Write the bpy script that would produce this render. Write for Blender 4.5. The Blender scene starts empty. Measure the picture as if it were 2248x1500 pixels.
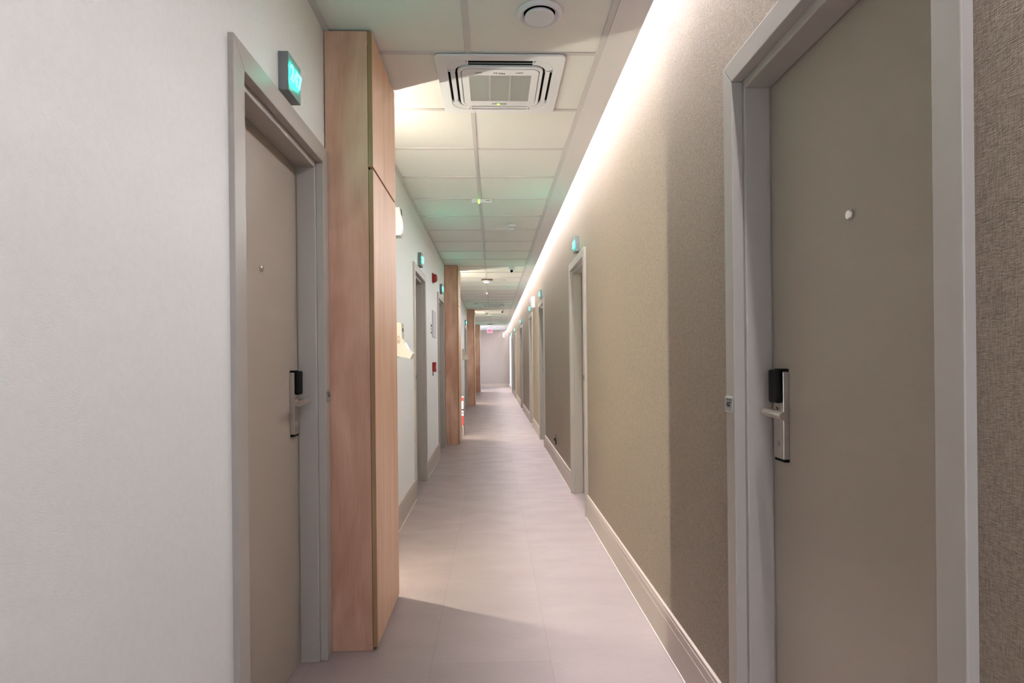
import bpy, bmesh, math, random
from mathutils import Vector, Matrix
random.seed(7)
C = bpy.context.scene.collection
PI = math.pi

# ------------------------------------------------------------------ camera, world, lights, exposure
W_PX, H_PX, F_PX = 2248, 1500, 1300.0
CAM_Z, ROLL, YAW = 1.21, 0.010, 0.032
cd = bpy.data.cameras.new('camera'); cam = bpy.data.objects.new('camera', cd); C.objects.link(cam)
cd.sensor_width = 36.0; cd.lens = 36.0*F_PX/W_PX; cd.shift_y = 42.0/W_PX
cd.clip_start = 0.05; cd.clip_end = 200
fwd = Vector((math.sin(YAW), math.cos(YAW), 0)); rgt = Vector((math.cos(YAW), -math.sin(YAW), 0)); up = Vector((0, 0, 1))
# the building's verticals lean a little to the left in the frame: a small roll of the camera
u2, r2 = (up*math.cos(ROLL) + rgt*math.sin(ROLL)), (rgt*math.cos(ROLL) - up*math.sin(ROLL))
cam.matrix_world = Matrix(((r2.x, u2.x, -fwd.x, 0), (r2.y, u2.y, -fwd.y, 0), (r2.z, u2.z, -fwd.z, CAM_Z), (0, 0, 0, 1)))
bpy.context.scene.camera = cam

sc = bpy.context.scene
w = bpy.data.worlds.new('sky'); sc.world = w; w.use_nodes = True
bg = w.node_tree.nodes['Background']; bg.inputs[0].default_value = (0.72, 0.84, 1.0, 1); bg.inputs[1].default_value = 2.6
vs = sc.view_settings
vs.view_transform = 'Standard'; vs.look = 'None'; vs.gamma = 1; vs.use_curve_mapping = False
vs.exposure = 1.54

COVE = 2.2
GRAZE = 6.0     # watts per 2.5 m of the added area lights in the cove
SPREAD = 60

WARM = 175.0      # vertical strips behind the cabinets
SIGN = 36.0      # backlit numerals

def area(name, loc, rot, sx, sy, portal=True, energy=0, col=(1, 1, 1)):
    d = bpy.data.lights.new(name, 'AREA'); d.shape = 'RECTANGLE'; d.size = sx; d.size_y = sy; d.energy = energy; d.color = col
    if portal: d.cycles.is_portal = True
    o = bpy.data.objects.new(name, d); C.objects.link(o); o.location = loc; o.rotation_euler = rot; return o
area('daylight_side', (0.97, 24.95, 1.2), (0, PI/2, 0), 2.2, 3.0)          # window in the right wall at the far end
area('added_daylight_rear', (0.01, -3.06, 1.35), (PI/2, 0, 0), 1.2, 2.2)         # added window behind the camera, unseen, for fill daylight

for k in range(12):                                                          # area lights added behind the cove lip, spread narrowed to spare the wall top
    a_ = area('cove_fill_light', (0.652, -1.72+2.48*k, 2.658), (0, 0, 0), 0.018, 2.46, False, GRAZE, (0.965, 0.955, 1.0)); a_.data.spread = math.radians(SPREAD)
BAND = 15.5      # opal face of the LED profile on the wall side of the cove
# ------------------------------------------------------------------ materials
def srgb(r, g, b):
    f = lambda c: (c/12.92 if c <= 0.04045 else ((c+0.055)/1.055)**2.4)
    return (f(r/255), f(g/255), f(b/255), 1)

def mat(name, col, rough=0.5, metal=0.0, var=0.0, scale=(20, 20, 20), bump=0.0, bscale=None, detail=4, spec=0.5, coat=0):
    """principled material with a noise-driven variation of tone and an optional noise bump (object coordinates)"""
    m = bpy.data.materials.new(name); m.use_nodes = True; nt = m.node_tree; N = nt.nodes; L = nt.links
    p = N['Principled BSDF']; p.inputs['Base Color'].default_value = col; p.inputs['Roughness'].default_value = rough
    p.inputs['Metallic'].default_value = metal; p.inputs['Specular IOR Level'].default_value = spec
    if var or bump:
        g = N.new('ShaderNodeNewGeometry')
    if var:
        mp = N.new('ShaderNodeMapping'); mp.inputs['Scale'].default_value = scale; L.new(g.outputs['Position'], mp.inputs[0])
        n = N.new('ShaderNodeTexNoise'); n.inputs['Scale'].default_value = 1; n.inputs['Detail'].default_value = detail; L.new(mp.outputs[0], n.inputs[0])
        r = N.new('ShaderNodeMapRange'); r.inputs[1].default_value = 0.25; r.inputs[2].default_value = 0.75
        r.inputs[3].default_value = 1-var; r.inputs[4].default_value = 1+var; L.new(n.outputs[0], r.inputs[0])
        v = N.new('ShaderNodeVectorMath'); v.operation = 'SCALE'; v.inputs[0].default_value = col[:3]; L.new(r.outputs[0], v.inputs['Scale'])
        L.new(v.outputs[0], p.inputs['Base Color'])
    if bump:
        mp2 = N.new('ShaderNodeMapping'); mp2.inputs['Scale'].default_value = bscale or scale; L.new(g.outputs['Position'], mp2.inputs[0])
        n2 = N.new('ShaderNodeTexNoise'); n2.inputs['Scale'].default_value = 1; n2.inputs['Detail'].default_value = 3; L.new(mp2.outputs[0], n2.inputs[0])
        b = N.new('ShaderNodeBump'); b.inputs['Strength'].default_value = bump; b.inputs['Distance'].default_value = 0.002
        L.new(n2.outputs[0], b.inputs['Height']); L.new(b.outputs[0], p.inputs['Normal'])
    return m

def emis(name, col, strength):
    m = bpy.data.materials.new(name); m.use_nodes = True; nt = m.node_tree; nt.nodes.clear()
    e = nt.nodes.new('ShaderNodeEmission'); e.inputs[0].default_value = (*col, 1); e.inputs[1].default_value = strength
    o = nt.nodes.new('ShaderNodeOutputMaterial'); nt.links.new(e.outputs[0], o.inputs[0]); return m

def fabric(name, a, b, rough=0.75, k=1.0, bump=0.5):
    """woven wallpaper: short horizontal and vertical threads"""
    m = bpy.data.materials.new(name); m.use_nodes = True; nt = m.node_tree; N = nt.nodes; L = nt.links
    p = N['Principled BSDF']; p.inputs['Roughness'].default_value = rough; p.inputs['Specular IOR Level'].default_value = 0.3
    g = N.new('ShaderNodeNewGeometry'); outs = []
    for s in ((1, 70*k, 480*k), (1, 150*k, 520*k), (1, 420*k, 60*k)):
        mp = N.new('ShaderNodeMapping'); mp.inputs['Scale'].default_value = s; L.new(g.outputs['Position'], mp.inputs[0])
        n = N.new('ShaderNodeTexNoise'); n.inputs['Scale'].default_value = 1; n.inputs['Detail'].default_value = 3; L.new(mp.outputs[0], n.inputs[0]); outs.append(n.outputs[0])
    ad = N.new('ShaderNodeMath'); ad.operation = 'ADD'; ad0 = N.new('ShaderNodeMath'); ad0.operation = 'ADD'; L.new(outs[0], ad0.inputs[0]); L.new(outs[1], ad0.inputs[1]); L.new(ad0.outputs[0], ad.inputs[0]); L.new(outs[2], ad.inputs[1])
    r = N.new('ShaderNodeMapRange'); r.inputs[1].default_value = 1.15; r.inputs[2].default_value = 1.85; L.new(ad.outputs[0], r.inputs[0])
    mx = N.new('ShaderNodeMix'); mx.data_type = 'RGBA'; mx.inputs[6].default_value = a; mx.inputs[7].default_value = b
    L.new(r.outputs[0], mx.inputs[0]); L.new(mx.outputs[2], p.inputs['Base Color'])
    bp = N.new('ShaderNodeBump'); bp.inputs['Strength'].default_value = bump; bp.inputs['Distance'].default_value = 0.0015
    L.new(r.outputs[0], bp.inputs['Height']); L.new(bp.outputs[0], p.inputs['Normal'])
    return m

def wood(name, base, dark, stripes, blotch, rough=0.45):
    m = bpy.data.materials.new(name); m.use_nodes = True; nt = m.node_tree; N = nt.nodes; L = nt.links
    p = N['Principled BSDF']; p.inputs['Roughness'].default_value = rough; p.inputs['Specular IOR Level'].default_value = 0.35
    g = N.new('ShaderNodeNewGeometry')
    def noise(scale, detail=5, dist=0.0):
        mp = N.new('ShaderNodeMapping'); mp.inputs['Scale'].default_value = scale; L.new(g.outputs['Position'], mp.inputs[0])
        n = N.new('ShaderNodeTexNoise'); n.inputs['Scale'].default_value = 1; n.inputs['Detail'].default_value = detail
        n.inputs['Distortion'].default_value = dist; L.new(mp.outputs[0], n.inputs[0]); return n.outputs[0]
    def mr(x, a, b, lo=0.3, hi=0.7):
        r = N.new('ShaderNodeMapRange'); r.inputs[1].default_value = lo; r.inputs[2].default_value = hi
        r.inputs[3].default_value = a; r.inputs[4].default_value = b; L.new(x, r.inputs[0]); return r.outputs[0]
    s = mr(noise((stripes, stripes, 1.1), 5, 0.6), 0, 0.55)
    fine = mr(noise((220, 220, 6), 4), 0, 0.16)
    bl = mr(noise((blotch, blotch, blotch*0.45), 3, 1.2), 0, 0.5)
    a1 = N.new('ShaderNodeMath'); a1.operation = 'ADD'; L.new(s, a1.inputs[0]); L.new(fine, a1.inputs[1])
    a2 = N.new('ShaderNodeMath'); a2.operation = 'ADD'; a2.use_clamp = True; L.new(a1.outputs[0], a2.inputs[0]); L.new(bl, a2.inputs[1])
    mx = N.new('ShaderNodeMix'); mx.data_type = 'RGBA'; mx.inputs[6].default_value = base; mx.inputs[7].default_value = dark
    L.new(a2.outputs[0], mx.inputs[0]); L.new(mx.outputs[2], p.inputs['Base Color'])
    return m

def floor_mat():
    m = bpy.data.materials.new('vinyl_floor'); m.use_nodes = True; nt = m.node_tree; N = nt.nodes; L = nt.links
    p = N['Principled BSDF']; p.inputs['Specular IOR Level'].default_value = 0.45
    g = N.new('ShaderNodeNewGeometry')
    def noise(scale, detail=5):
        mp = N.new('ShaderNodeMapping'); mp.inputs['Scale'].default_value = scale; L.new(g.outputs['Position'], mp.inputs[0])
        n = N.new('ShaderNodeTexNoise'); n.inputs['Scale'].default_value = 1; n.inputs['Detail'].default_value = detail; L.new(mp.outputs[0], n.inputs[0]); return n.outputs[0]
    mp = N.new('ShaderNodeMapping'); mp.inputs['Rotation'].default_value = (0, 0, PI/2); mp.inputs['Location'].default_value = (0.15, 0.258, 0)
    L.new(g.outputs['Position'], mp.inputs[0])
    br = N.new('ShaderNodeTexBrick'); br.inputs['Scale'].default_value = 1; br.inputs['Brick Width'].default_value = 0.92
    br.inputs['Row Height'].default_value = 0.478; br.inputs['Mortar Size'].default_value = 0.0012; br.inputs['Mortar Smooth'].default_value = 0.1
    br.offset = 0.42; br.inputs['Color1'].default_value = (0.97, 0.97, 0.97, 1); br.inputs['Color2'].default_value = (1.03, 1.03, 1.03, 1)
    br.inputs['Mortar'].default_value = (0.80, 0.78, 0.77, 1); L.new(mp.outputs[0], br.inputs[0])
    def mr(x, a, b, lo=0.3, hi=0.7):
        r = N.new('ShaderNodeMapRange'); r.inputs[1].default_value = lo; r.inputs[2].default_value = hi
        r.inputs[3].default_value = a; r.inputs[4].default_value = b; L.new(x, r.inputs[0]); return r.outputs[0]
    a = mr(noise((2.6, 5, 1), 6), 0.95, 1.05); b = mr(noise((30, 90, 1), 4), 0.97, 1.03)
    mu = N.new('ShaderNodeMath'); mu.operation = 'MULTIPLY'; L.new(a, mu.inputs[0]); L.new(b, mu.inputs[1])
    v = N.new('ShaderNodeVectorMath'); v.operation = 'SCALE'; L.new(br.outputs[0], v.inputs[0]); L.new(mu.outputs[0], v.inputs['Scale'])
    v2 = N.new('ShaderNodeVectorMath'); v2.operation = 'MULTIPLY'; v2.inputs[1].default_value = FLOOR_COL; L.new(v.outputs[0], v2.inputs[0])
    L.new(v2.outputs[0], p.inputs['Base Color'])
    L.new(mr(noise((3, 6, 1), 4), 0.36, 0.50), p.inputs['Roughness'])
    return m
FLOOR_COL = srgb(151, 136, 134)[:3]

M = {}
M['wall_l'] = mat('pale_wallpaper', srgb(232, 232, 230), 0.7, var=0.02, scale=(60, 60, 60), bump=0.25, bscale=(300, 120, 420))
M['wall_r'] = fabric('brown_wallpaper', srgb(158, 143, 128), srgb(118, 103, 90), rough=0.6)
M['wall_end'] = mat('end_wallpaper', srgb(168, 153, 146), 0.7, var=0.03, scale=(8, 8, 30), bump=0.2, bscale=(300, 300, 300))
M['tile'] = mat('ceiling_tile', srgb(219, 217, 213), 0.85, var=0.02, scale=(160, 160, 160), bump=0.3, bscale=(260, 260, 260))
M['grid'] = mat('grid_metal', srgb(196, 190, 190), 0.5)
M['cove_white'] = mat('cove_paint', srgb(236, 236, 238), 0.8, var=0.01, scale=(5, 5, 5))
M['gypsum'] = mat('gypsum_white', srgb(208, 205, 206), 0.8, var=0.01, scale=(5, 5, 5))
M['frame'] = mat('door_frame_paint', srgb(172, 165, 158), 0.40, var=0.012, scale=(40, 40, 40), bump=0.08, bscale=(300, 300, 60))
M['slab'] = mat('door_slab_laminate', srgb(166, 155, 142), 0.42, var=0.02, scale=(30, 30, 300), bump=0.12, bscale=(40, 40, 500))
M['base'] = mat('baseboard_laminate', srgb(182, 168, 158), 0.42, var=0.015, scale=(30, 3, 30))
M['bead'] = mat('sealant_bead', srgb(225, 215, 205), 0.5)
M['floor'] = floor_mat()
M['wood_side'] = wood('oak_side', srgb(228, 186, 164), srgb(178, 130, 107), 8, 3.2)
M['wood_door'] = wood('oak_front', srgb(230, 194, 168), srgb(200, 158, 128), 26, 2.0)
M['wood_edge'] = wood('oak_edge', srgb(176, 142, 104), srgb(140, 108, 76), 30, 3.0)
M['dark'] = mat('recess_shade', srgb(12, 10, 9), 0.9, spec=0.1)  # near black: shade of shallow gaps and recesses put into the colour
M['black'] = mat('black_plastic', srgb(7, 7, 8), 0.55, spec=0.2)
M['steel'] = mat('brushed_steel', srgb(196, 186, 176), 0.32, 1.0, var=0.04, scale=(60, 60, 500))
M['chrome'] = mat('chrome', srgb(220, 220, 220), 0.12, 1.0)
M['white'] = mat('white_plastic', srgb(216, 215, 220), 0.4, var=0.01, scale=(9, 9, 9))
M['cream'] = mat('cream_plastic', srgb(188, 182, 170), 0.45)
M['grey'] = mat('grey_plastic', srgb(150, 150, 148), 0.5)
M['signbox'] = mat('sign_housing', srgb(120, 126, 128), 0.45)
M['red'] = mat('red_plastic', srgb(146, 14, 20), 0.4)
M['paper'] = mat('poster_paper', srgb(206, 196, 204), 0.6)
M['cove'] = emis('cove_led', (0.965, 0.955, 1.0), COVE)
M['band'] = emis('cove_band_led', (0.965, 0.955, 1.0), BAND)
M['warm'] = emis('warm_led', (1.0, 0.985, 0.80), WARM)
M['teal'] = emis('teal_led', (0.005, 1.0, 0.64), SIGN)
M['green'] = emis('green_led', (0.22, 1.0, 0.04), 2.5)
M['redled'] = emis('red_led', (1.0, 0.25, 0.25), 5)
M['blueled'] = emis('blue_led', (0.35, 0.4, 1.0), 2.0)
M['exit'] = emis('exit_panel', (1.0, 0.42, 0.62), 0.36)
M['exitred'] = emis('exit_letters', (0.55, 0.06, 0.2), 0.25)
M['lampw'] = emis('lamp_diffuser', (1, 0.98, 0.95), 2.2)
def glass():
    m = bpy.data.materials.new('window_glass'); m.use_nodes = True; p = m.node_tree.nodes['Principled BSDF']
    p.inputs['Transmission Weight'].default_value = 1; p.inputs['Roughness'].default_value = 0; p.inputs['IOR'].default_value = 1.45; return m
M['glass'] = glass()

# ------------------------------------------------------------------ mesh helpers
class MB:
    def __init__(s): s.bm = bmesh.new(); s.mats = []
    def mi(s, m):
        if m not in s.mats: s.mats.append(m)
        return s.mats.index(m)
    def box(s, x0, x1, y0, y1, z0, z1, m=None):
        x0, x1 = sorted((x0, x1)); y0, y1 = sorted((y0, y1)); z0, z1 = sorted((z0, z1))
        v = [s.bm.verts.new((x, y, z)) for x in (x0, x1) for y in (y0, y1) for z in (z0, z1)]
        k = s.mi(m) if m else 0
        for f in ((0, 1, 3, 2), (4, 6, 7, 5), (0, 4, 5, 1), (2, 3, 7, 6), (0, 2, 6, 4), (1, 5, 7, 3)):
            s.bm.faces.new([v[i] for i in f]).material_index = k
        return s
    def prism(s, pts, axis, a, b, m=None):
        """polygon pts in the plane normal to axis ('x': (y,z), 'y': (x,z), 'z': (x,y)), from a to b"""
        def P(p, t): return {'x': (t, p[0], p[1]), 'y': (p[0], t, p[1]), 'z': (p[0], p[1], t)}[axis]
        A = [s.bm.verts.new(P(p, a)) for p in pts]; B = [s.bm.verts.new(P(p, b)) for p in pts]; n = len(pts); k = s.mi(m) if m else 0
        s.bm.faces.new(A).material_index = k; s.bm.faces.new(B[::-1]).material_index = k
        for i in range(n): s.bm.faces.new((A[i], B[i], B[(i+1) % n], A[(i+1) % n])).material_index = k
        return s
    def lathe(s, prof, c, axis='z', n=32, m=None):
        """prof: (r, h) along the axis from centre c"""
        k = s.mi(m) if m else 0; rings = []
        for r, h in prof:
            ring = []
            for i in range(n):
                a = 2*PI*i/n; u, v = r*math.cos(a), r*math.sin(a)
                o = {'z': (u, v, h), 'x': (h, u, v), 'y': (u, h, v)}[axis]
                ring.append(s.bm.verts.new((c[0]+o[0], c[1]+o[1], c[2]+o[2])))
            rings.append(ring)
        for a, b in zip(rings, rings[1:]):
            for i in range(n): s.bm.faces.new((a[i], a[(i+1) % n], b[(i+1) % n], b[i])).material_index = k
        for ring, rr in ((rings[0], prof[0][0]), (rings[-1], prof[-1][0])):
            if rr > 1e-6: s.bm.faces.new(ring).material_index = k
        return s
    def tube(s, pts, rad, n=16, m=None):
        pts = [Vector(p) for p in pts]; k = s.mi(m) if m else 0; rings = []
        rads = rad if isinstance(rad, (list, tuple)) else [rad]*len(pts)
        for i, p in enumerate(pts):
            d = (pts[min(i+1, len(pts)-1)] - pts[max(i-1, 0)]).normalized()
            a = d.cross(Vector((0, 0, 1)))
            if a.length < 1e-3: a = d.cross(Vector((1, 0, 0)))
            a.normalize(); b = d.cross(a)
            rings.append([s.bm.verts.new(p + a*rads[i]*math.cos(2*PI*j/n) + b*rads[i]*math.sin(2*PI*j/n)) for j in range(n)])
        for a, b in zip(rings, rings[1:]):
            for i in range(n): s.bm.faces.new((a[i], a[(i+1) % n], b[(i+1) % n], b[i])).material_index = k
        s.bm.faces.new(rings[0]).material_index = k; s.bm.faces.new(rings[-1]).material_index = k
        return s
    def ring(s, outer, inner, z0, z1, m=None, sel=None, cx=0, cy=0):
        """closed ring between two equally long loops of (x,y); sel keeps a subset of the segments"""
        k = s.mi(m) if m else 0; n = len(outer); V = []
        for lp, z in ((outer, z0), (outer, z1), (inner, z0), (inner, z1)):
            V.append([s.bm.verts.new((cx+p[0], cy+p[1], z)) for p in lp])
        o0, o1, i0, i1 = V
        for i in range(n):
            j = (i+1) % n
            if sel and not sel(i): continue
            for f in ((o0[i], o0[j], i0[j], i0[i]), (o1[i], i1[i], i1[j], o1[j]), (o0[i], o1[i], o1[j], o0[j]), (i0[i], i0[j], i1[j], i1[i])):
                s.bm.faces.new(f).material_index = k
        if sel:
            for i in range(n):
                if sel(i) and not sel((i-1) % n): s.bm.faces.new((o0[i], i0[i], i1[i], o1[i])).material_index = k
                if sel(i) and not sel((i+1) % n):
                    j = (i+1) % n; s.bm.faces.new((o0[j], o1[j], i1[j], i0[j])).material_index = k
            for v in [v for v in s.bm.verts if not v.link_faces]: s.bm.verts.remove(v)
        return s
    def build(s, name, m, parent=None, bevel=0.0, smooth=False, seg=2, loc=None):
        bmesh.ops.recalc_face_normals(s.bm, faces=s.bm.faces)
        me = bpy.data.meshes.new(name); s.bm.to_mesh(me); s.bm.free()
        ms = s.mats if s.mats else []
        if m and m not in ms and not s.mats: ms = [m]
        elif m and s.mats and s.mats[0] is None: ms = [m]+s.mats[1:]
        for x in ms: me.materials.append(x)
        o = bpy.data.objects.new(name, me); C.objects.link(o)
        if parent: o.parent = parent
        if loc: o.location = loc
        if smooth:
            for p in me.polygons: p.use_smooth = True
            try: me.set_sharp_from_angle(angle=math.radians(35))
            except Exception: pass
        if bevel:
            b = o.modifiers.new('bevel', 'BEVEL'); b.width = bevel; b.segments = seg; b.limit_method = 'ANGLE'; b.angle_limit = math.radians(40)
        return o

def tag(o, label=None, cat=None, group=None, kind=None):
    if label: o['label'] = label
    if cat: o['category'] = cat
    if group: o['group'] = group
    if kind: o['kind'] = kind
    return o
def empty(name, loc, label=None, cat=None, group=None, kind=None):
    o = bpy.data.objects.new(name, None); C.objects.link(o); o.location = loc; o.empty_display_size = 0.1
    return tag(o, label, cat, group, kind)
def copy_tree(o, parent=None):
    c = o.copy(); C.objects.link(c)
    if parent: c.parent = parent
    for ch in list(o.children): copy_tree(ch, c)
    return c
def place(proto, loc, label, cat=None, group=None):
    c = copy_tree(proto); c.location = loc; return tag(c, label, cat, group)
def rrect(hx, hy, r, n=8):
    """rounded rectangle loop with 4*(n+1) vertices"""
    out = []
    for cx, cy, a0 in ((hx-r, hy-r, 0), (-hx+r, hy-r, PI/2), (-hx+r, -hy+r, PI), (hx-r, -hy+r, 3*PI/2)):
        for i in range(n+1):
            a = a0 + PI/2*i/n; out.append((cx+r*math.cos(a), cy+r*math.sin(a)))
    return out
def text_mesh(name, body, size, depth, m, parent, mtx, bold=0.0):
    cu = bpy.data.curves.new(name, 'FONT'); cu.body = body; cu.size = size; cu.extrude = depth; cu.align_x = 'CENTER'; cu.align_y = 'CENTER'; cu.offset = bold
    t = bpy.data.objects.new(name, cu); C.objects.link(t)
    dg = bpy.context.evaluated_depsgraph_get(); me = bpy.data.meshes.new_from_object(t.evaluated_get(dg)); me.materials.clear(); me.materials.append(m)
    bpy.data.objects.remove(t); bpy.data.curves.remove(cu)
    o = bpy.data.objects.new(name, me); C.objects.link(o); o.parent = parent; o.matrix_local = mtx
    return o
def basis(xa, ya, za, loc):
    return Matrix(((xa[0], ya[0], za[0], loc[0]), (xa[1], ya[1], za[1], loc[1]), (xa[2], ya[2], za[2], loc[2]), (0, 0, 0, 1)))

# ------------------------------------------------------------------ dimensions of the corridor
XL, XR = -0.697, 0.720          # wallpaper faces
H = 2.600                       # ceiling height
Y0, Y1 = -3.0, 26.86            # rear and far end
YG = 23.05                      # the tile grid stops here
DWL, DWR = 0.898, 0.904          # outer widths of the door casings, left and right
L_DOORS = [1.597, 5.22, 7.50, 14.45, 21.50]
R_DOORS = [0.860, 4.52, 8.20, 10.60, 14.25, 18.10, 21.30]
WIN = (23.45, 26.45, 0.10, 2.30)   # window in the right wall at the far end
BOXES = [(2.500, 3.07), (8.60, 9.21), (15.95, 16.55), (22.70, 23.20)]

# ------------------------------------------------------------------ shell
MB().box(-1.2, 1.3, Y0-0.2, Y1+0.2, -0.08, 0.0).build('floor', M['floor'])
tag(bpy.data.objects['floor'], 'pale mauve grey vinyl plank floor running the length of the corridor', 'floor', kind='structure')

def wall_side(name, x, s, doors, mt, zt, extra=None):
    mb = MB(); edges = []
    DW = DWL if s < 0 else DWR
    for d in doors: edges.append((d+0.05, d+DW-0.05, 0.0, 2.03))
    if extra: edges.append(extra)
    edges.sort(); y = Y0-0.2
    for a, b, z0, z1 in edges:
        mb.box(x, x+s*0.28, y, a, 0, zt); mb.box(x, x+s*0.28, a, b, z1, zt)
        if z0 > 0: mb.box(x, x+s*0.28, a, b, 0, z0)
        y = b
    mb.box(x, x+s*0.28, y, Y1+0.2, 0, zt)
    return tag(mb.build(name, mt), kind='structure')
tag(wall_side('wall_left', XL, -1, L_DOORS, M['wall_l'], 2.75), 'cream grey wallpapered left wall with doors and oak cabinets', 'wall')
tag(wall_side('wall_right', XR, 1, R_DOORS, M['wall_r'], 2.60, WIN), 'taupe woven wallpaper on the right wall under the light cove', 'wall')
# far wall with its baseboard
tag(MB().box(-1.2, 1.3, Y1, Y1+0.2, 0, 2.75).build('wall_front', M['wall_end']), 'plain mauve taupe wall closing the far end of the corridor', 'wall', kind='structure')
tag(MB().box(XL, XR, Y1-0.016, Y1, 0, 0.17).build('baseboard_front', M['base'], bevel=0.003), 'pale baseboard at the foot of the far end wall', 'baseboard', kind='structure')
# rear wall behind the camera, with a window added to let daylight in
mb = MB(); wy = (Y0-0.2, Y0)
mb.box(-1.2, -0.60, *wy, 0, 2.75); mb.box(0.62, 1.3, *wy, 0, 2.75); mb.box(-0.60, 0.62, *wy, 0, 0.20); mb.box(-0.60, 0.62, *wy, 2.42, 2.75)
tag(mb.build('wall_back', M['wall_end']), 'taupe wall around the added window behind the camera', 'wall', kind='structure')
wn = empty('added_window', (0.01, Y0-0.1, 0.2), 'added unseen window behind the camera, letting in fill daylight', 'window', kind='structure')
m_ = MB(); m_.box(-0.61, -0.56, -0.03, 0.03, 0, 2.22); m_.box(0.56, 0.61, -0.03, 0.03, 0, 2.22); m_.box(-0.56, 0.56, -0.03, 0.03, 0, 0.05); m_.box(-0.56, 0.56, -0.03, 0.03, 2.17, 2.22)
m_.build('window_frame', M['white'], wn, 0.003); MB().box(-0.56, 0.56, -0.004, 0.004, 0.05, 2.17).build('pane', M['glass'], wn)
# side window at the far end, right wall
wn = empty('window_1', (XR, WIN[0], 0.0), 'tall bluish bright window in the right wall beside the end wall', 'window', kind='structure')
wl = WIN[1]-WIN[0]; m_ = MB()
for a, b in ((0, 0.06), (wl/2-0.03, wl/2+0.03), (wl-0.06, wl)): m_.box(0.02, 0.09, a, b, WIN[2], WIN[3])
m_.box(0.02, 0.09, 0.06, wl-0.06, WIN[2], WIN[2]+0.06); m_.box(0.02, 0.09, 0.06, wl-0.06, WIN[3]-0.06, WIN[3])
m_.build('window_frame', M['white'], wn, 0.003)
for k in (0, 1):
    a = 0.06 + k*(wl/2-0.03); MB().box(0.05, 0.058, a, a+wl/2-0.09, WIN[2]+0.06, WIN[3]-0.06).build('pane', M['glass'], wn)

# ceiling: tile field, metal grid, plaster strip, light cove
GX0, GXC, GX1 = XL, -0.100, 0.506
YT0 = 2.684 - 0.6045*10
mb = MB(); ys = [YT0 + 0.6045*i for i in range(0, 60)]; ys = [y for y in ys if y < YG-0.05]
for i, y in enumerate(ys):
    y2 = ys[i+1] if i+1 < len(ys) else YG
    for a, b in ((GX0, GXC), (GXC, GX1)):
        mb.box(a+0.0, b-0.0, y+0.0004, y2-0.0004, H+0.006, H+0.02)
mb.box(XL-0.1, GX1, Y0-0.2, YT0, H+0.006, H+0.02)
tag(mb.build('ceiling', M['tile']), 'suspended ceiling of two rows of off-white mineral tiles', 'ceiling', kind='structure')
mb = MB(); T = 0.012
mb.box(GXC-T, GXC+T, YT0, YG, H, H+0.007)
for y in ys[1:]: mb.box(GX0+0.024, GXC-T, y-T, y+T, H+0.0006, H+0.007); mb.box(GXC+T, GX1-0.024, y-T, y+T, H+0.0006, H+0.007)
mb.box(GX0, GX0+0.024, YT0, YG, H-0.001, H+0.006); mb.box(GX1-0.026, GX1, YT0, YG, H-0.001, H+0.006)
tag(mb.build('trim_1', M['grid'], bevel=0.0008), 'grey metal grid holding the ceiling tiles', 'ceiling grid', kind='structure')
mb = MB()
mb.box(GX1, 0.635, Y0, Y1, H-0.004, H+0.085)               # plaster strip, its right edge is the lip of the cove
mb.box(XL, GX1, YG, Y1, H-0.004, H+0.06)                   # plastered field at the far end
tag(mb.build('trim_2', M['gypsum'], bevel=0.001), 'white plaster ceiling strip beside the light cove', 'ceiling trim', kind='structure')
tag(MB().box(XR, XR+0.28, Y0, Y1, H, H+0.069).box(0.637, XR+0.28, Y0, Y1, H+0.069, H+0.16).build('trim_3', M['cove_white']), 'white inner side of the light cove above the wallpaper', 'ceiling trim', kind='structure')
cl = empty('cove_light', (0.68, 0, H), 'continuous white LED line glowing in the ceiling cove over the right wall', 'strip light')
MB().box(-0.0445, 0.036, Y0, Y1-0.02, 0.064, 0.068).build('profile', M['white'], cl)       # tucked behind the lip of the plaster strip, shining down
MB().box(-0.018, 0.022, Y0, Y1-0.02, 0.062, 0.064).build('diffuser', M['cove'], cl)

MB().box(0.0365, 0.0399, Y0, Y1-0.02, 0.003, 0.058).build('opal_face', M['band'], cl)       # faces the corridor from inside the slot
# baseboards
def baseboard(name, x, s, doors, skips, label):
    mb = MB(); y = Y0; DW = DWR if s < 0 else DWL; gaps = sorted([(d, d+DW) for d in doors] + skips)
    for a, b in gaps + [(Y1-0.016, Y1)]:
        if a-y > 0.02:
            mb.box(x, x+s*0.014, y, a, 0.0, 0.160, M['base']); mb.box(x, x+s*0.012, y, a, 0.160, 0.174, M['base']); 
            mb.box(x+s*0.014, x+s*0.0155, y, a, 0.0, 0.128, M['base']); mb.box(x+s*0.0155, x+s*0.019, y, a, 0.0, 0.004, M['bead'])
        y = b
    return tag(mb.build(name, None, bevel=0.0012), label, 'baseboard', kind='structure')
baseboard('baseboard_right', XR, -1, R_DOORS, [], 'taupe grooved baseboard along the foot of the right wall')
baseboard('baseboard_left', XL, 1, L_DOORS, [(a-0.01, b+0.0) for a, b in BOXES], 'taupe baseboard along the foot of the left wall')

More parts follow.
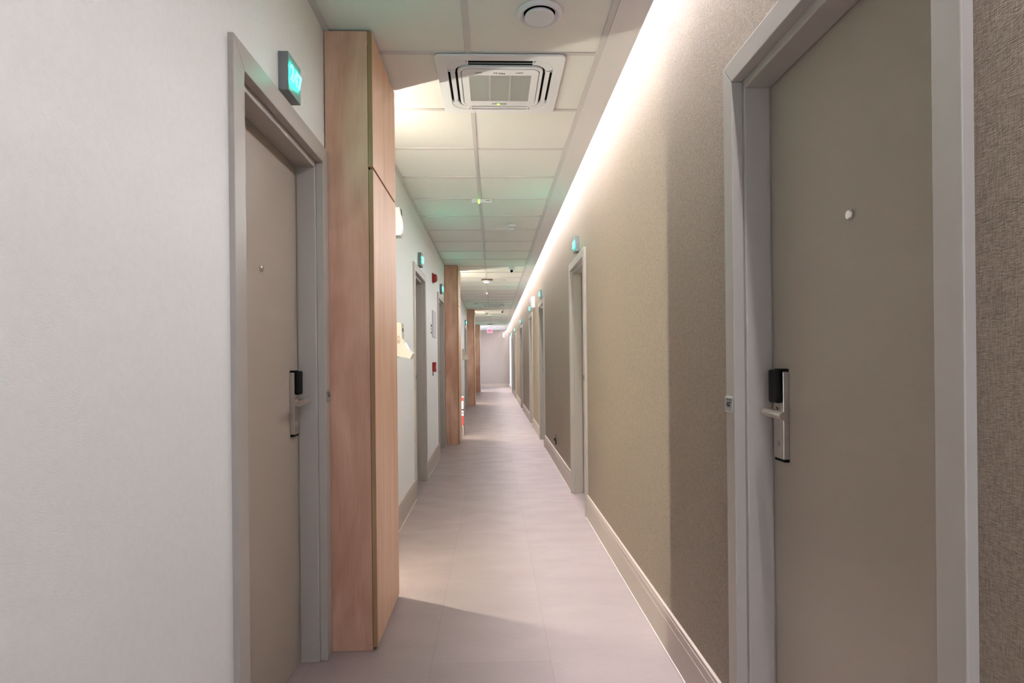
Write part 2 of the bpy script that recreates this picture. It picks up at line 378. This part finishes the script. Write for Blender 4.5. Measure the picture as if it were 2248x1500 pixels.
# ------------------------------------------------------------------ doors
def make_door(s):
    """s=+1 in the right wall, -1 in the left wall; local x grows into the wall, y along the corridor"""
    X = lambda v: s*v
    root = empty('door_1', (0, 0, 0), kind='structure')
    DW, cw, zt, zi, th = (DWL, 0.070, 2.092, 2.022, 0.016) if s < 0 else (DWR, 0.061, 2.080, 2.015, 0.0187)
    o = MB()      # casing with mitred corners
    o.prism([(0, 0), (cw, 0), (cw, zi), (0, zt)], 'x', X(-th), X(0.014))
    o.prism([(DW, 0), (DW-cw, 0), (DW-cw, zi), (DW, zt)], 'x', X(-th), X(0.014))
    o.prism([(0, zt), (cw, zi), (DW-cw, zi), (DW, zt)], 'x', X(-th), X(0.014))
    o.build('casing', M['frame'], root, 0.0022)
    o = MB(); a, b, st = cw-0.001, DW-cw+0.001, 0.014
    ZS = zi-0.024
    o.box(X(0.014), X(0.0885), a-0.03, a+st, 0, 2.03); o.box(X(0.014), X(0.0885), b-st, b+0.03, 0, 2.03); o.box(X(0.014), X(0.0885), a+st, b-st, ZS, 2.03)
    o.box(X(0.0885), X(0.14), a-0.03, a+st-0.008, 0, 2.03); o.box(X(0.0885), X(0.14), b-st+0.008, b+0.03, 0, 2.03); o.box(X(0.0885), X(0.14), a+st, b-st, ZS+0.008, 2.03)
    o.build('jamb', M['frame'], root, 0.003)
    o = MB(); o.box(X(0.092), X(0.134), a+st-0.004, b-st+0.004, 0.006, ZS+0.004); o.build('door_leaf', M['slab'], root, 0.002)
    o = MB()     # peephole: ring and lens
    o.lathe([(0.0065, 0.0), (0.0125, 0.0), (0.0125, X(-0.006)), (0.0095, X(-0.0085)), (0.0065, X(-0.0085))], (X(0.092), DW/2, 1.532), 'x', 24, M['chrome'])
    o.lathe([(0.0065, X(-0.003)), (0.003, X(-0.006)), (0.0, X(-0.0065))], (X(0.092), DW/2, 1.532), 'x', 24, M['black'])
    o.build('peephole', None, root, smooth=True)
    # electronic lock: steel escutcheon, black card reader, lever
    y0, y1 = b-st-0.090, b-st-0.034
    lk = MB().box(X(0.074), X(0.092), y0, y1, 0.930, 1.172).build('lock_plate', M['steel'], root, 0.002)
    MB().box(X(0.076), X(0.092), y0+0.001, y1-0.001, 0.922, 0.930).box(X(0.076), X(0.092), y0+0.001, y1-0.001, 1.172, 1.180).build('lock_gasket', M['black'], lk, 0.002)
    MB().box(X(0.058), X(0.074), y0+0.003, y1-0.001, 1.085, 1.178).build('card_reader', M['black'], lk, 0.006, seg=3)
    o = MB(); yc = y1-0.018; zc = 1.060
    o.tube([(X(0.074), yc, zc), (X(0.069), yc, zc)], 0.013, 20)
    o.tube([(X(0.072), yc, zc), (X(0.046), yc, zc), (X(0.041), yc-0.002, zc), (X(0.0375), yc-0.008, zc), (X(0.036), yc-0.016, zc), (X(0.035), yc-0.122, zc-0.002)], [0.0075, 0.0075, 0.0085, 0.0095, 0.0105, 0.0115], 20)
    o.build('lever_handle', M['steel'], lk, smooth=True)
    MB().lathe([(0.0, X(-0.0012)), (0.0085, X(-0.0012)), (0.009, 0.0)], (X(0.074), (y0+y1)/2, 0.972), 'x', 20).build('keyhole_cover', M['grey'], lk, smooth=True)
    # small metal tag on the casing
    ty = DW-cw/2
    tg = MB().box(X(-th-0.0035), X(-th), ty-0.026, ty+0.030, 1.050, 1.096).build('casing_tag', M['chrome'], root, 0.001)
    MB().box(X(-th-0.0039), X(-th-0.0035), ty-0.0225, ty+0.0265, 1.053, 1.0925).build('tag_face', M['grey'], tg)
    o = MB()
    for k in range(4): o.box(X(-th-0.0042), X(-th-0.0039), ty-0.018+0.010*k, ty-0.012+0.010*k, 1.086, 1.0885)
    o.tube([(X(-th-0.0041), ty+0.006+0.007*math.cos(t), 1.074+0.006*math.sin(t)) for t in [q*2*PI/14 for q in range(15)]], 0.0016, 6)
    o.box(X(-th-0.0042), X(-th-0.0039), ty-0.016, ty-0.004, 1.079, 1.0815); o.box(X(-th-0.0042), X(-th-0.0039), ty-0.008, ty-0.005, 1.066, 1.081)
    o.build('tag_marking', M['black'], tg)
    return root
dR = make_door(1); dL = make_door(-1)
def mirror_hardware(o, dw):      # lock and casing tag on the near side instead of the far side
    for ch in o.children:
        if ch.name.startswith(('lock_plate', 'casing_tag')): ch.scale = (1, -1, 1); ch.location.y = dw
    return o
txtL = ['grey door at near left beside the first oak cabinet, sign 247 above', 'grey door behind the first oak cabinet, past the white soap dispenser',
        'grey door between the red alarm devices and the second oak cabinet', 'left wall door just before the third oak cabinet', 'left wall door just before the last oak cabinet']
txtR = ['grey door filling the near right with a steel lever lock', 'right wall door deep in the middle, after the plain lit wallpaper', 'right wall door just before the white emergency light box',
        'right wall door just past the white emergency light box', 'fifth door along the right wall', 'sixth door along the right wall', 'last door on the right wall before the bluish window']
n = 0
for i, (y, t) in enumerate(zip(R_DOORS, txtR)):
    n += 1; o = dR if i == 0 else mirror_hardware(copy_tree(dR), DWR); o.name = 'door_%d' % n; o.location = (XR, y, 0); tag(o, t, 'door', 'doors along the right wall', 'structure')
for i, (y, t) in enumerate(zip(L_DOORS, txtL)):
    n += 1; o = dL if i == 0 else mirror_hardware(copy_tree(dL), DWL); o.name = 'door_%d' % n; o.location = (XL, y, 0); tag(o, t, 'door', 'doors along the left wall', 'structure')

# ------------------------------------------------------------------ illuminated room number signs
def number_sign(s, x, y, num, label):
    X = lambda v: -s*v              # local x grows out of the wall into the corridor
    r = empty('room_number_sign', (x, y, 2.111), label, 'sign', 'backlit room number signs')
    MB().box(X(0.0), X(0.033), -0.063, 0.063, 0, 0.127).build('housing', M['signbox'], r, 0.002)
    if s < 0: mt = basis((0, 1, 0), (0, 0, 1), (1, 0, 0), (0.0375, 0, 0.062))
    else: mt = basis((0, -1, 0), (0, 0, 1), (-1, 0, 0), (-0.0375, 0, 0.062))
    text_mesh('numerals', num, 0.072, 0.0015, M['teal'], r, mt, 0.0008)
    return r
for y, num, t in zip(L_DOORS, ['247', '249', '251', '253', '255'], ['number sign reading 247 with teal glowing numerals, over the nearest left door',
        'teal lit number sign over the left door past the first oak cabinet', 'teal lit number sign against the second oak cabinet', 'teal lit number sign against the third oak cabinet', 'teal lit number sign against the last oak cabinet']):
    number_sign(-1, XL, y+0.437, num, t)
for y, num, t in list(zip(R_DOORS, ['246', '248', '250', '252', '254', '256', '258'], ['', 'teal lit number sign nearest on the right wall, over the deep recessed door', 'teal lit number sign on the near side of the emergency light box',
        'teal lit number sign just past the emergency light box', 'pale lit number sign over the fifth right wall door', 'faint teal number sign over the sixth right wall door', 'tiny teal number sign farthest along the right wall']))[1:]:
    number_sign(1, XR, y+0.42, num, t)

# ------------------------------------------------------------------ oak cabinets with a light strip behind each
names = ['tall oak cabinet nearest the camera beside the near left door', 'second tall oak cabinet, beyond the red alarm devices', 'third tall oak cabinet along the left wall', 'last tall oak cabinet, nearest the far end wall']
for (a, b), t in zip(BOXES, names):
    r = empty('oak_cabinet', (XL, a, 0), t, 'cabinet', 'tall oak cabinets on the left wall'); d = b-a; zt = H-0.002
    o = MB(); o.box(0.004, 0.182, 0, 0.018, 0, zt); o.box(0.004, 0.182, d-0.018, d, 0, zt); o.box(0.004, 0.176, 0.018, d-0.018, 2.55, zt); o.box(0.004, 0.02, 0.018, d-0.018, 0, 2.55)
    o.build('carcass', M['wood_side'], r, 0.0008)
    MB().box(0.150, 0.176, 0.018, d-0.018, 0, 0.08).build('plinth', M['dark'], r)
    MB().box(0.1822, 0.1832, 0.0005, d-0.0005, 0.02, 2.54).build('gap_shade_sheet', M['dark'], r)  # near-black sheet painting in the shade of the gap between the doors
    for nm, z0, z1 in (('upper_door', 2.030, zt-0.002), ('lower_door', 0.014, 2.017)):
        dr = MB().box(0.1835, 0.2025, 0.0, d, z0, z1).build(nm, M['wood_door'], r, 0.0008)
        MB().box(0.1840, 0.2020, -0.0012, 0.0, z0+0.001, z1-0.001).build('edge_band', M['wood_edge'], dr)
snames = ['hidden warm LED strip glowing behind the %s oak cabinet' % k for k in ('nearest', 'second', 'third', 'last')]
for (a, b), t in zip(BOXES, snames):
    yc = b+0.105
    r = empty('wall_light_strip', (XL, yc, 0), t, 'strip light', 'vertical strips behind the cabinets')
    MB().box(0.0, 0.006, -0.009, 0.009, 0.10, H-0.02).build('profile', M['white'], r); MB().box(0.006, 0.010, -0.002, 0.002, 0.10, H-0.02).build('diffuser', M['warm'], r)

# ------------------------------------------------------------------ ceiling cassette air conditioner
def make_ac():
    r = empty('air_conditioner', (0, 0, H))
    Z0 = -0.012
    o = MB(); A = rrect(0.300, 0.310, 0.028); B = rrect(0.250, 0.262, 0.085); o.ring(A, B, Z0, -0.002)
    o.build('outer_panel', M['white'], r, 0.004)
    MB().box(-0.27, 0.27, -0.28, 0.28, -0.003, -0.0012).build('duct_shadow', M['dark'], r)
    # quarter covers joining the panel to the middle, with curved slits
    n = 9; K = rrect(0.250, 0.262, 0.085); J = rrect(0.214, 0.224, 0.062); N4 = len(K)
    for q in range(4):
        o = MB(); o.ring(K, J, Z0+0.001, -0.0035, sel=lambda i: i // n == q and (i % n) < n-1); o.build('corner_cover', M['white'], r, 0.001)
    o = MB(); A = rrect(0.204, 0.214, 0.050); B = rrect(0.188, 0.196, 0.040)
    o.ring(A, B, Z0-0.004, -0.0035); o.build('middle_frame', M['white'], r, 0.003)
    o = MB(); A = rrect(0.185, 0.193, 0.036); B = rrect(0.150, 0.140, 0.004)
    B = [(x, y+0.004) for x, y in B]; o.ring(A, B, Z0-0.006, -0.008)
    g = o.build('intake_grille', M['white'], r, 0.0015)
    o = MB()
    for k in range(46):
        y = -0.136 + 0.280*k/45; o.box(-0.150, 0.150, y-0.0021, y+0.0016, Z0-0.004, Z0+0.001)
    for x in (-0.050, 0.050): o.box(x-0.004, x+0.004, -0.136, 0.144, Z0-0.005, Z0+0.001)
    o.build('louvres', M['grey2'], g)
    MB().box(-0.150, 0.150, -0.137, 0.145, Z0+0.004, Z0+0.006).build('filter', M['filter'], g)
    for ax, sg in (('x', -1), ('x', 1), ('y', -1), ('y', 1)):      # air vanes in the four outlets
        o = MB()
        L_ = 0.150 if ax == 'y' else 0.160
        c = sg*(0.240 if ax == 'y' else 0.227)
        for off, w2 in (((0.0, 0.0060), ) if ax == 'y' else ((0.0, 0.0110), )):
            p0, p1 = c+off-w2, c+off+w2
            pts = [(p0, Z0+0.003), (p0+0.001, Z0+0.005), (p1, Z0+0.001), (p1-0.001, Z0-0.001)] if sg > 0 else [(p0, Z0-0.001), (p0+0.001, Z0+0.001), (p1, Z0+0.005), (p1-0.001, Z0+0.003)]
            if ax == 'y': o.prism(pts, 'x', -L_, L_)
            else: o.prism(pts, 'y', -L_, L_)
        o.build('air_vane', M['white'], r)
        q = 0.213 if ax == 'x' else 0.223; q2 = 0.250 if ax == 'x' else 0.262    # end cheeks of the outlet
        for e in (-1, 1):
            a0, a1 = sorted((sg*q, sg*q2)); e0, e1 = sorted((e*L_, e*(L_+0.006)))
            o = MB()
            if ax == 'x': o.box(a0, a1, e0, e1, Z0+0.0, -0.0035)
            else: o.box(e0, e1, a0, a1, Z0+0.0, -0.0035)
            o.build('outlet_cheek', M['white'], r)
    ip = MB().box(-0.038, 0.038, 0.168, 0.182, Z0-0.0085, Z0-0.006).build('indicator_panel', M['grey'], r, 0.001)
    MB().box(-0.014, 0.002, 0.171, 0.179, Z0-0.0095, Z0-0.0085).build('indicator_light', M['green'], ip)
    MB().box(-0.032, -0.020, 0.171, 0.179, Z0-0.0090, Z0-0.0085).build('receiver_window', M['white'], ip)
    text_mesh('brand_lettering', 'Midea', 0.024, 0.0004, M['logo'], r, basis((1, 0, 0), (0, -1, 0), (0, 0, -1), (-0.004, -0.158, Z0-0.0064)), 0.0)
    for x, wd in ((-0.105, 0.016), (0.092, 0.018)):
        o = MB(); o.box(x-wd, x+wd*0.1, -0.163, -0.159, Z0-0.0066, Z0-0.006); o.box(x-wd*0.2, x+wd, -0.166, -0.161, Z0-0.0066, Z0-0.006); o.build('caution_mark', M['logo'], r)
    return r
M['grey2'] = mat('louvre_plastic', srgb(176, 176, 174), 0.5)
M['filter'] = mat('filter_mesh', srgb(112, 112, 110), 0.8)
M['logo'] = mat('printed_grey', srgb(70, 70, 74), 0.5)
ac = make_ac(); ac.location = (0.048, 2.985, H)
tag(ac, 'white ceiling cassette air conditioner nearest the camera with a slatted grille', 'air conditioner', 'ceiling cassettes')
place(ac, (0.05, 14.95, H), 'white ceiling cassette air conditioner far down, before the third cabinet', 'air conditioner', 'ceiling cassettes')

# ------------------------------------------------------------------ round vent
r = empty('ceiling_vent', (0.200, 2.372, H), 'round white disc valve vent in the nearest ceiling tile', 'vent')
MB().lathe([(0.062, 0.004), (0.066, -0.004), (0.080, -0.012), (0.088, -0.008), (0.092, 0.004)], (0, 0, 0), 'z', 64).build('outer_ring', M['white'], r, smooth=True)
MB().lathe([(0.069, 0.0035), (0.0, 0.0035)], (0, 0, 0), 'z', 48).build('throat', M['dark'], r)
MB().lathe([(0.0, -0.020), (0.045, -0.020), (0.058, -0.018), (0.0605, -0.013), (0.058, -0.006), (0.020, 0.002)], (0, 0, 0), 'z', 64).build('valve_disc', M['white'], r, smooth=True)

# ------------------------------------------------------------------ small ceiling devices
def bar_lamp(x, y, led, label):
    r = empty('emergency_lamp', (x, y, H), label, 'lamp', 'slim ceiling emergency lamps')
    MB().box(-0.086, 0.086, -0.016, 0.016, -0.030, 0.0).build('housing', M['white'], r, 0.005)
    MB().box(-0.034, -0.018, -0.010, 0.010, -0.0325, -0.030).box(-0.032, -0.020, -0.019, -0.016, -0.026, -0.008).build('indicator_light', led, r)
    MB().box(0.035, 0.070, -0.0168, -0.016, -0.018, -0.010).build('label_plate', M['grey'], r)
bar_lamp(-0.082, 5.10, M['green'], 'slim white ceiling bar with a green light at a grid crossing, nearest of its kind')
bar_lamp(-0.085, 12.05, M['redled'], 'slim ceiling bar with a pinkish red light beyond the round access point')
bar_lamp(-0.085, 17.75, M['green'], 'tiny ceiling bar with a green light behind the white dome detector')
def detector(x, y, rad, h, label, nm='smoke_detector'):
    r = empty(nm, (x, y, H), label, 'detector', 'ceiling detectors')
    MB().lathe([(rad*1.0, 0.0), (rad*1.0, -h*0.30), (rad*0.86, -h*0.36), (rad*0.86, -h*0.5), (rad*0.98, -h*0.55), (rad*0.90, -h*0.85), (rad*0.60, -h*1.0), (0, -h*1.0)], (0, 0, 0), 'z', 40).build('body', M['white'], r, smooth=True)
    o = MB()
    for k in range(14):
        a = 2*PI*k/14; c_, s_ = math.cos(a), math.sin(a); p = Vector((rad*0.92*c_, rad*0.92*s_, -h*0.70)); t = Vector((-s_, c_, 0))*rad*0.12
        o.tube([p-t, p+t], rad*0.075, 8)
    o.build('sensor_slot', M['dark'], r)
    return r
detector(0.203, 6.06, 0.044, 0.046, 'white smoke detector with dark slots, nearest on the ceiling')
detector(0.190, 10.15, 0.034, 0.020, 'tiny dark slotted detector beside the round access point')
detector(0.225, 14.45, 0.050, 0.050, 'white smoke detector just before the far cassette unit')
detector(-0.185, 16.85, 0.062, 0.072, 'bulbous white detector past the far cassette unit')
detector(-0.40, 14.3, 0.045, 0.02, 'flat pale disc detector left of the far cassette unit')
detector(0.215, 24.4, 0.05, 0.03, 'small white detector on the bright plaster by the exit sign')
def access_point(x, y, label):
    r = empty('access_point', (x, y, H), label, 'wireless device', 'round ceiling access points')
    MB().lathe([(0.098, 0.0), (0.098, -0.012), (0.090, -0.018), (0.0, -0.018)], (0, 0, 0), 'z', 40).build('mount', M['bronze'], r, smooth=True)
    MB().lathe([(0.083, -0.018), (0.080, -0.034), (0.060, -0.044), (0.0, -0.046)], (0, 0, 0), 'z', 40).build('cover', M['white'], r, smooth=True)
    MB().lathe([(0.045, -0.044), (0.040, -0.050), (0.0, -0.051)], (-0.01, 0, 0), 'z', 32).build('status_ring', M['blueled'], r, smooth=True)
M['bronze'] = mat('brown_rim', srgb(112, 92, 78), 0.5)
access_point(-0.090, 10.15, 'round ceiling access point with a bluish light, past the second cabinet')
access_point(-0.100, 22.5, 'dark round ceiling access point just before the exit sign')
def camera_dome(x, y, label):
    r = empty('security_camera', (x, y, H), label, 'camera', 'ceiling security cameras')
    MB().lathe([(0.046, 0.0), (0.048, -0.010), (0.044, -0.026), (0.032, -0.034), (0.0, -0.036)], (0, 0, 0), 'z', 36).build('base', M['white'], r, smooth=True)
    b = MB().lathe([(0.0, 0.030), (0.020, 0.024), (0.030, 0.008), (0.031, -0.008), (0.024, -0.022), (0.0, -0.026)], (0, 0, -0.048), 'y', 32).build('ball', M['white'], r, smooth=True)
    MB().lathe([(0.0225, -0.018), (0.0215, -0.029), (0.012, -0.034), (0.0, -0.035)], (-0.006, 0, -0.052), 'y', 32).build('lens', M['black'], b, smooth=True)
camera_dome(0.297, 8.86, 'white ball security camera with a black lens, nearer of the two')
camera_dome(0.270, 16.30, 'white ball security camera with a black lens beyond the far cassette unit')

# exit sign hanging at the far end
r = empty('exit_sign', (-0.115, 24.1, H), 'pink lit exit sign hanging from the ceiling at the far end', 'sign')
MB().box(-0.115, 0.115, -0.012, 0.012, -0.255, -0.085).build('housing', M['white'], r, 0.003)
MB().box(-0.105, 0.105, -0.0135, -0.012, -0.245, -0.095).build('lit_panel', M['exit'], r)
MB().box(-0.10, -0.09, -0.004, 0.004, -0.085, 0.0).box(0.09, 0.10, -0.004, 0.004, -0.085, 0.0).box(-0.05, 0.05, -0.02, 0.02, -0.02, 0.0).build('hanger', M['grey'], r)
text_mesh('lettering', 'EXIT', 0.082, 0.0008, M['exitred'], r, basis((1, 0, 0), (0, 0, 1), (0, -1, 0), (0, -0.0145, -0.175)), 0.001)

# ------------------------------------------------------------------ things on the walls
# emergency light box on the right wall and the one on the end wall
r = empty('emergency_light', (XR, 10.0, 2.11), 'white louvred emergency light box sticking out of the right wall', 'lamp', 'wall emergency lights')
MB().box(-0.064, 0.0, 0.0, 0.36, 0, 0.180).build('housing', M['white'], r, 0.004)
o = MB(); o.box(-0.054, -0.010, -0.0015, 0, 0.168, 0.172)
o.build('vent_slot', M['grey'], r)
for k in range(5): MB().box(-0.050, -0.014, -0.0012, 0, 0.030+0.026*k, 0.034+0.026*k).build('vent_slot', M['grey'], r)
MB().box(-0.066, -0.064, 0.02, 0.34, 0.02, 0.16).build('diffuser', M['white'], r)
r = empty('emergency_light', (0.495, Y1, 2.265), 'small white upright emergency light on the far end wall', 'lamp', 'wall emergency lights')
MB().box(-0.042, 0.042, -0.05, 0, 0, 0.200).build('housing', M['white'], r, 0.004); MB().box(-0.034, 0.034, -0.053, -0.05, 0.01, 0.19).build('diffuser', M['lampw'], r)

# air freshener above, soap dispensers below
r = empty('air_freshener', (XL, 4.13, 2.088), 'white air freshener box high on the left wall past the near cabinet', 'dispenser')
MB().prism([(0, 0), (0.062, 0.0), (0.078, 0.014), (0.084, 0.06), (0.080, 0.105), (0.066, 0.150), (0.060, 0.196), (0, 0.196)], 'y', 0, 0.095).build('body', M['white'], r, 0.004)
MB().prism([(0.0605, 0.150), (0.0675, 0.146), (0.0625, 0.192), (0.055, 0.193)], 'y', 0.028, 0.068).build('sensor_window', M['black'], r)
MB().box(0.004, 0.060, 0.004, 0.090, -0.003, 0.001).build('base_plate', M['grey'], r)
def dispenser(y, label):
    r = empty('hand_sanitizer_dispenser', (XL, y, 1.23), label, 'dispenser', 'lower wall dispensers')
    MB().prism([(0, 0.012), (0.030, 0.010), (0.036, 0.016), (0.100, 0.006), (0.122, -0.004), (0.141, 0.036), (0.104, 0.066), (0.082, 0.110), (0.068, 0.140), (0.064, 0.245), (0.058, 0.254), (0, 0.254)], 'y', 0, 0.105).build('body', M['cream'], r, 0.003)
    MB().box(0.0645, 0.0665, 0.03, 0.075, 0.19, 0.215).build('sensor_window', M['black'], r)
    MB().prism([(0.104, 0.0665), (0.141, 0.0365), (0.143, 0.0385), (0.107, 0.070), (0.085, 0.113), (0.082, 0.110)], 'y', 0.002, 0.103).build('push_lever', M['white'], r)
    o = MB(); o.tube([(0.044+0.009*math.sin(t)*(1-0.35*math.cos(t)), -0.0005, 0.134+0.026*math.cos(t)) for t in [q*2*PI/16 for q in range(17)]], 0.0022, 6)
    o.tube([(0.044, -0.0005, 0.116), (0.044, -0.0005, 0.132)], 0.0035, 6); o.build('lock_emblem', M['emblem'], r)
    return r
M['emblem'] = mat('emblem_brown', srgb(150, 128, 100), 0.5)
dispenser(4.13, 'cream hand sanitizer dispenser with drip lip just past the near oak cabinet')
dispenser(13.4, 'distant white sanitizer dispenser between the second and third oak cabinets')

# fire alarm sounder, call point, notice and pictogram on the left wall
r = empty('fire_alarm_sounder', (XL, 6.93, 2.18), 'red fire alarm sounder high between two left wall doors', 'alarm')
MB().box(0, 0.016, -0.055, 0.055, -0.055, 0.055).build('back_plate', M['red'], r, 0.003)
MB().lathe([(0.048, 0.016), (0.050, 0.030), (0.044, 0.046), (0.028, 0.056), (0.0, 0.058)], (0, 0, 0), 'x', 32).build('sounder', M['red'], r, smooth=True)
r = empty('fire_call_point', (XL, 6.86, 1.145), 'red fire call point at hand height between two left wall doors', 'alarm')
MB().box(0, 0.040, -0.048, 0.048, -0.056, 0.056).build('housing', M['red'], r, 0.010)
MB().box(0.040, 0.042, -0.028, 0.028, -0.030, 0.022).build('push_plate', M['white'], r, 0.001)
MB().box(0.0, 0.012, -0.040, -0.006, -0.100, -0.056).build('instruction_tag', M['grey'], r)
r = empty('notice_board', (XL, 6.84, 1.49), 'pale mauve evacuation notice sheet beside the third left door', 'notice')
MB().box(0.0, 0.012, 0, 0.36, 0, 0.31).build('backing', M['paper'], r, 0.002)
r = empty('pictogram_plate', (XL, 6.66, 1.515), 'small black pictogram marks between two left wall doors', 'notice')
MB().box(0.0, 0.003, 0, 0.13, 0, 0.125).build('plate', M['wall_l'], r)
o = MB()
o.box(0.003, 0.0036, 0.012, 0.120, 0.088, 0.112); o.box(0.003, 0.0036, 0.030, 0.060, 0.058, 0.082); o.box(0.003, 0.0036, 0.072, 0.118, 0.050, 0.066); o.box(0.003, 0.0036, 0.020, 0.115, 0.012, 0.034)
o.build('pictogram', M['black'], r)
# dark socket low on the right wall
r = empty('wall_socket', (XR, 6.83, 0.235), 'small dark socket plate low on the right wall beyond the recessed door', 'socket')
MB().box(-0.008, 0, -0.02, 0.05, 0.0, 0.058).build('lower_plate', M['black'], r, 0.002); MB().box(-0.008, 0, -0.035, 0.03, 0.062, 0.125).build('upper_plate', M['bronze'], r, 0.002)
MB().box(-0.022, -0.008, -0.005, 0.02, 0.045, 0.075).build('plug', M['black'], r, 0.003)

# folding caution stand behind the second cabinet
r = empty('caution_stand', (-0.575, 9.68, 0), 'red and white folding floor caution stand behind the second oak cabinet', 'floor sign')
for sg in (-1, 1):
    def P(z): return sg*(0.012 + (0.62-z)*0.26)
    def panel(z0, z1, x0, x1, nm, mt, off=0.0):
        o = MB(); t = 0.006
        o.prism([(P(z0)*1+sg*off-t/2, z0), (P(z0)+sg*off+t/2, z0), (P(z1)+sg*off+t/2, z1), (P(z1)+sg*off-t/2, z1)], 'x', x0, x1); return o.build(nm, mt, r)
    panel(0.17, 0.64, -0.085, 0.088, 'panel', M['white']); 
    panel(0.56, 0.62, -0.086, 0.089, 'top_band', M['red'], 0.001); panel(0.175, 0.33, -0.086, 0.089, 'bottom_band', M['red'], 0.001)
    panel(0.36, 0.375, 0.05, 0.0885, 'marking', M['black'], 0.0012); panel(0.41, 0.435, 0.04, 0.0885, 'marking', M['black'], 0.0012); panel(0.49, 0.50, 0.05, 0.0885, 'marking', M['grey'], 0.0012)
    for x in (-0.075, 0.080):
        MB().tube([(x, P(0.18), 0.18), (x+(0.014 if x > 0 else -0.014), P(0.0), 0.004)], 0.006, 10).build('leg', M['grey'], r)
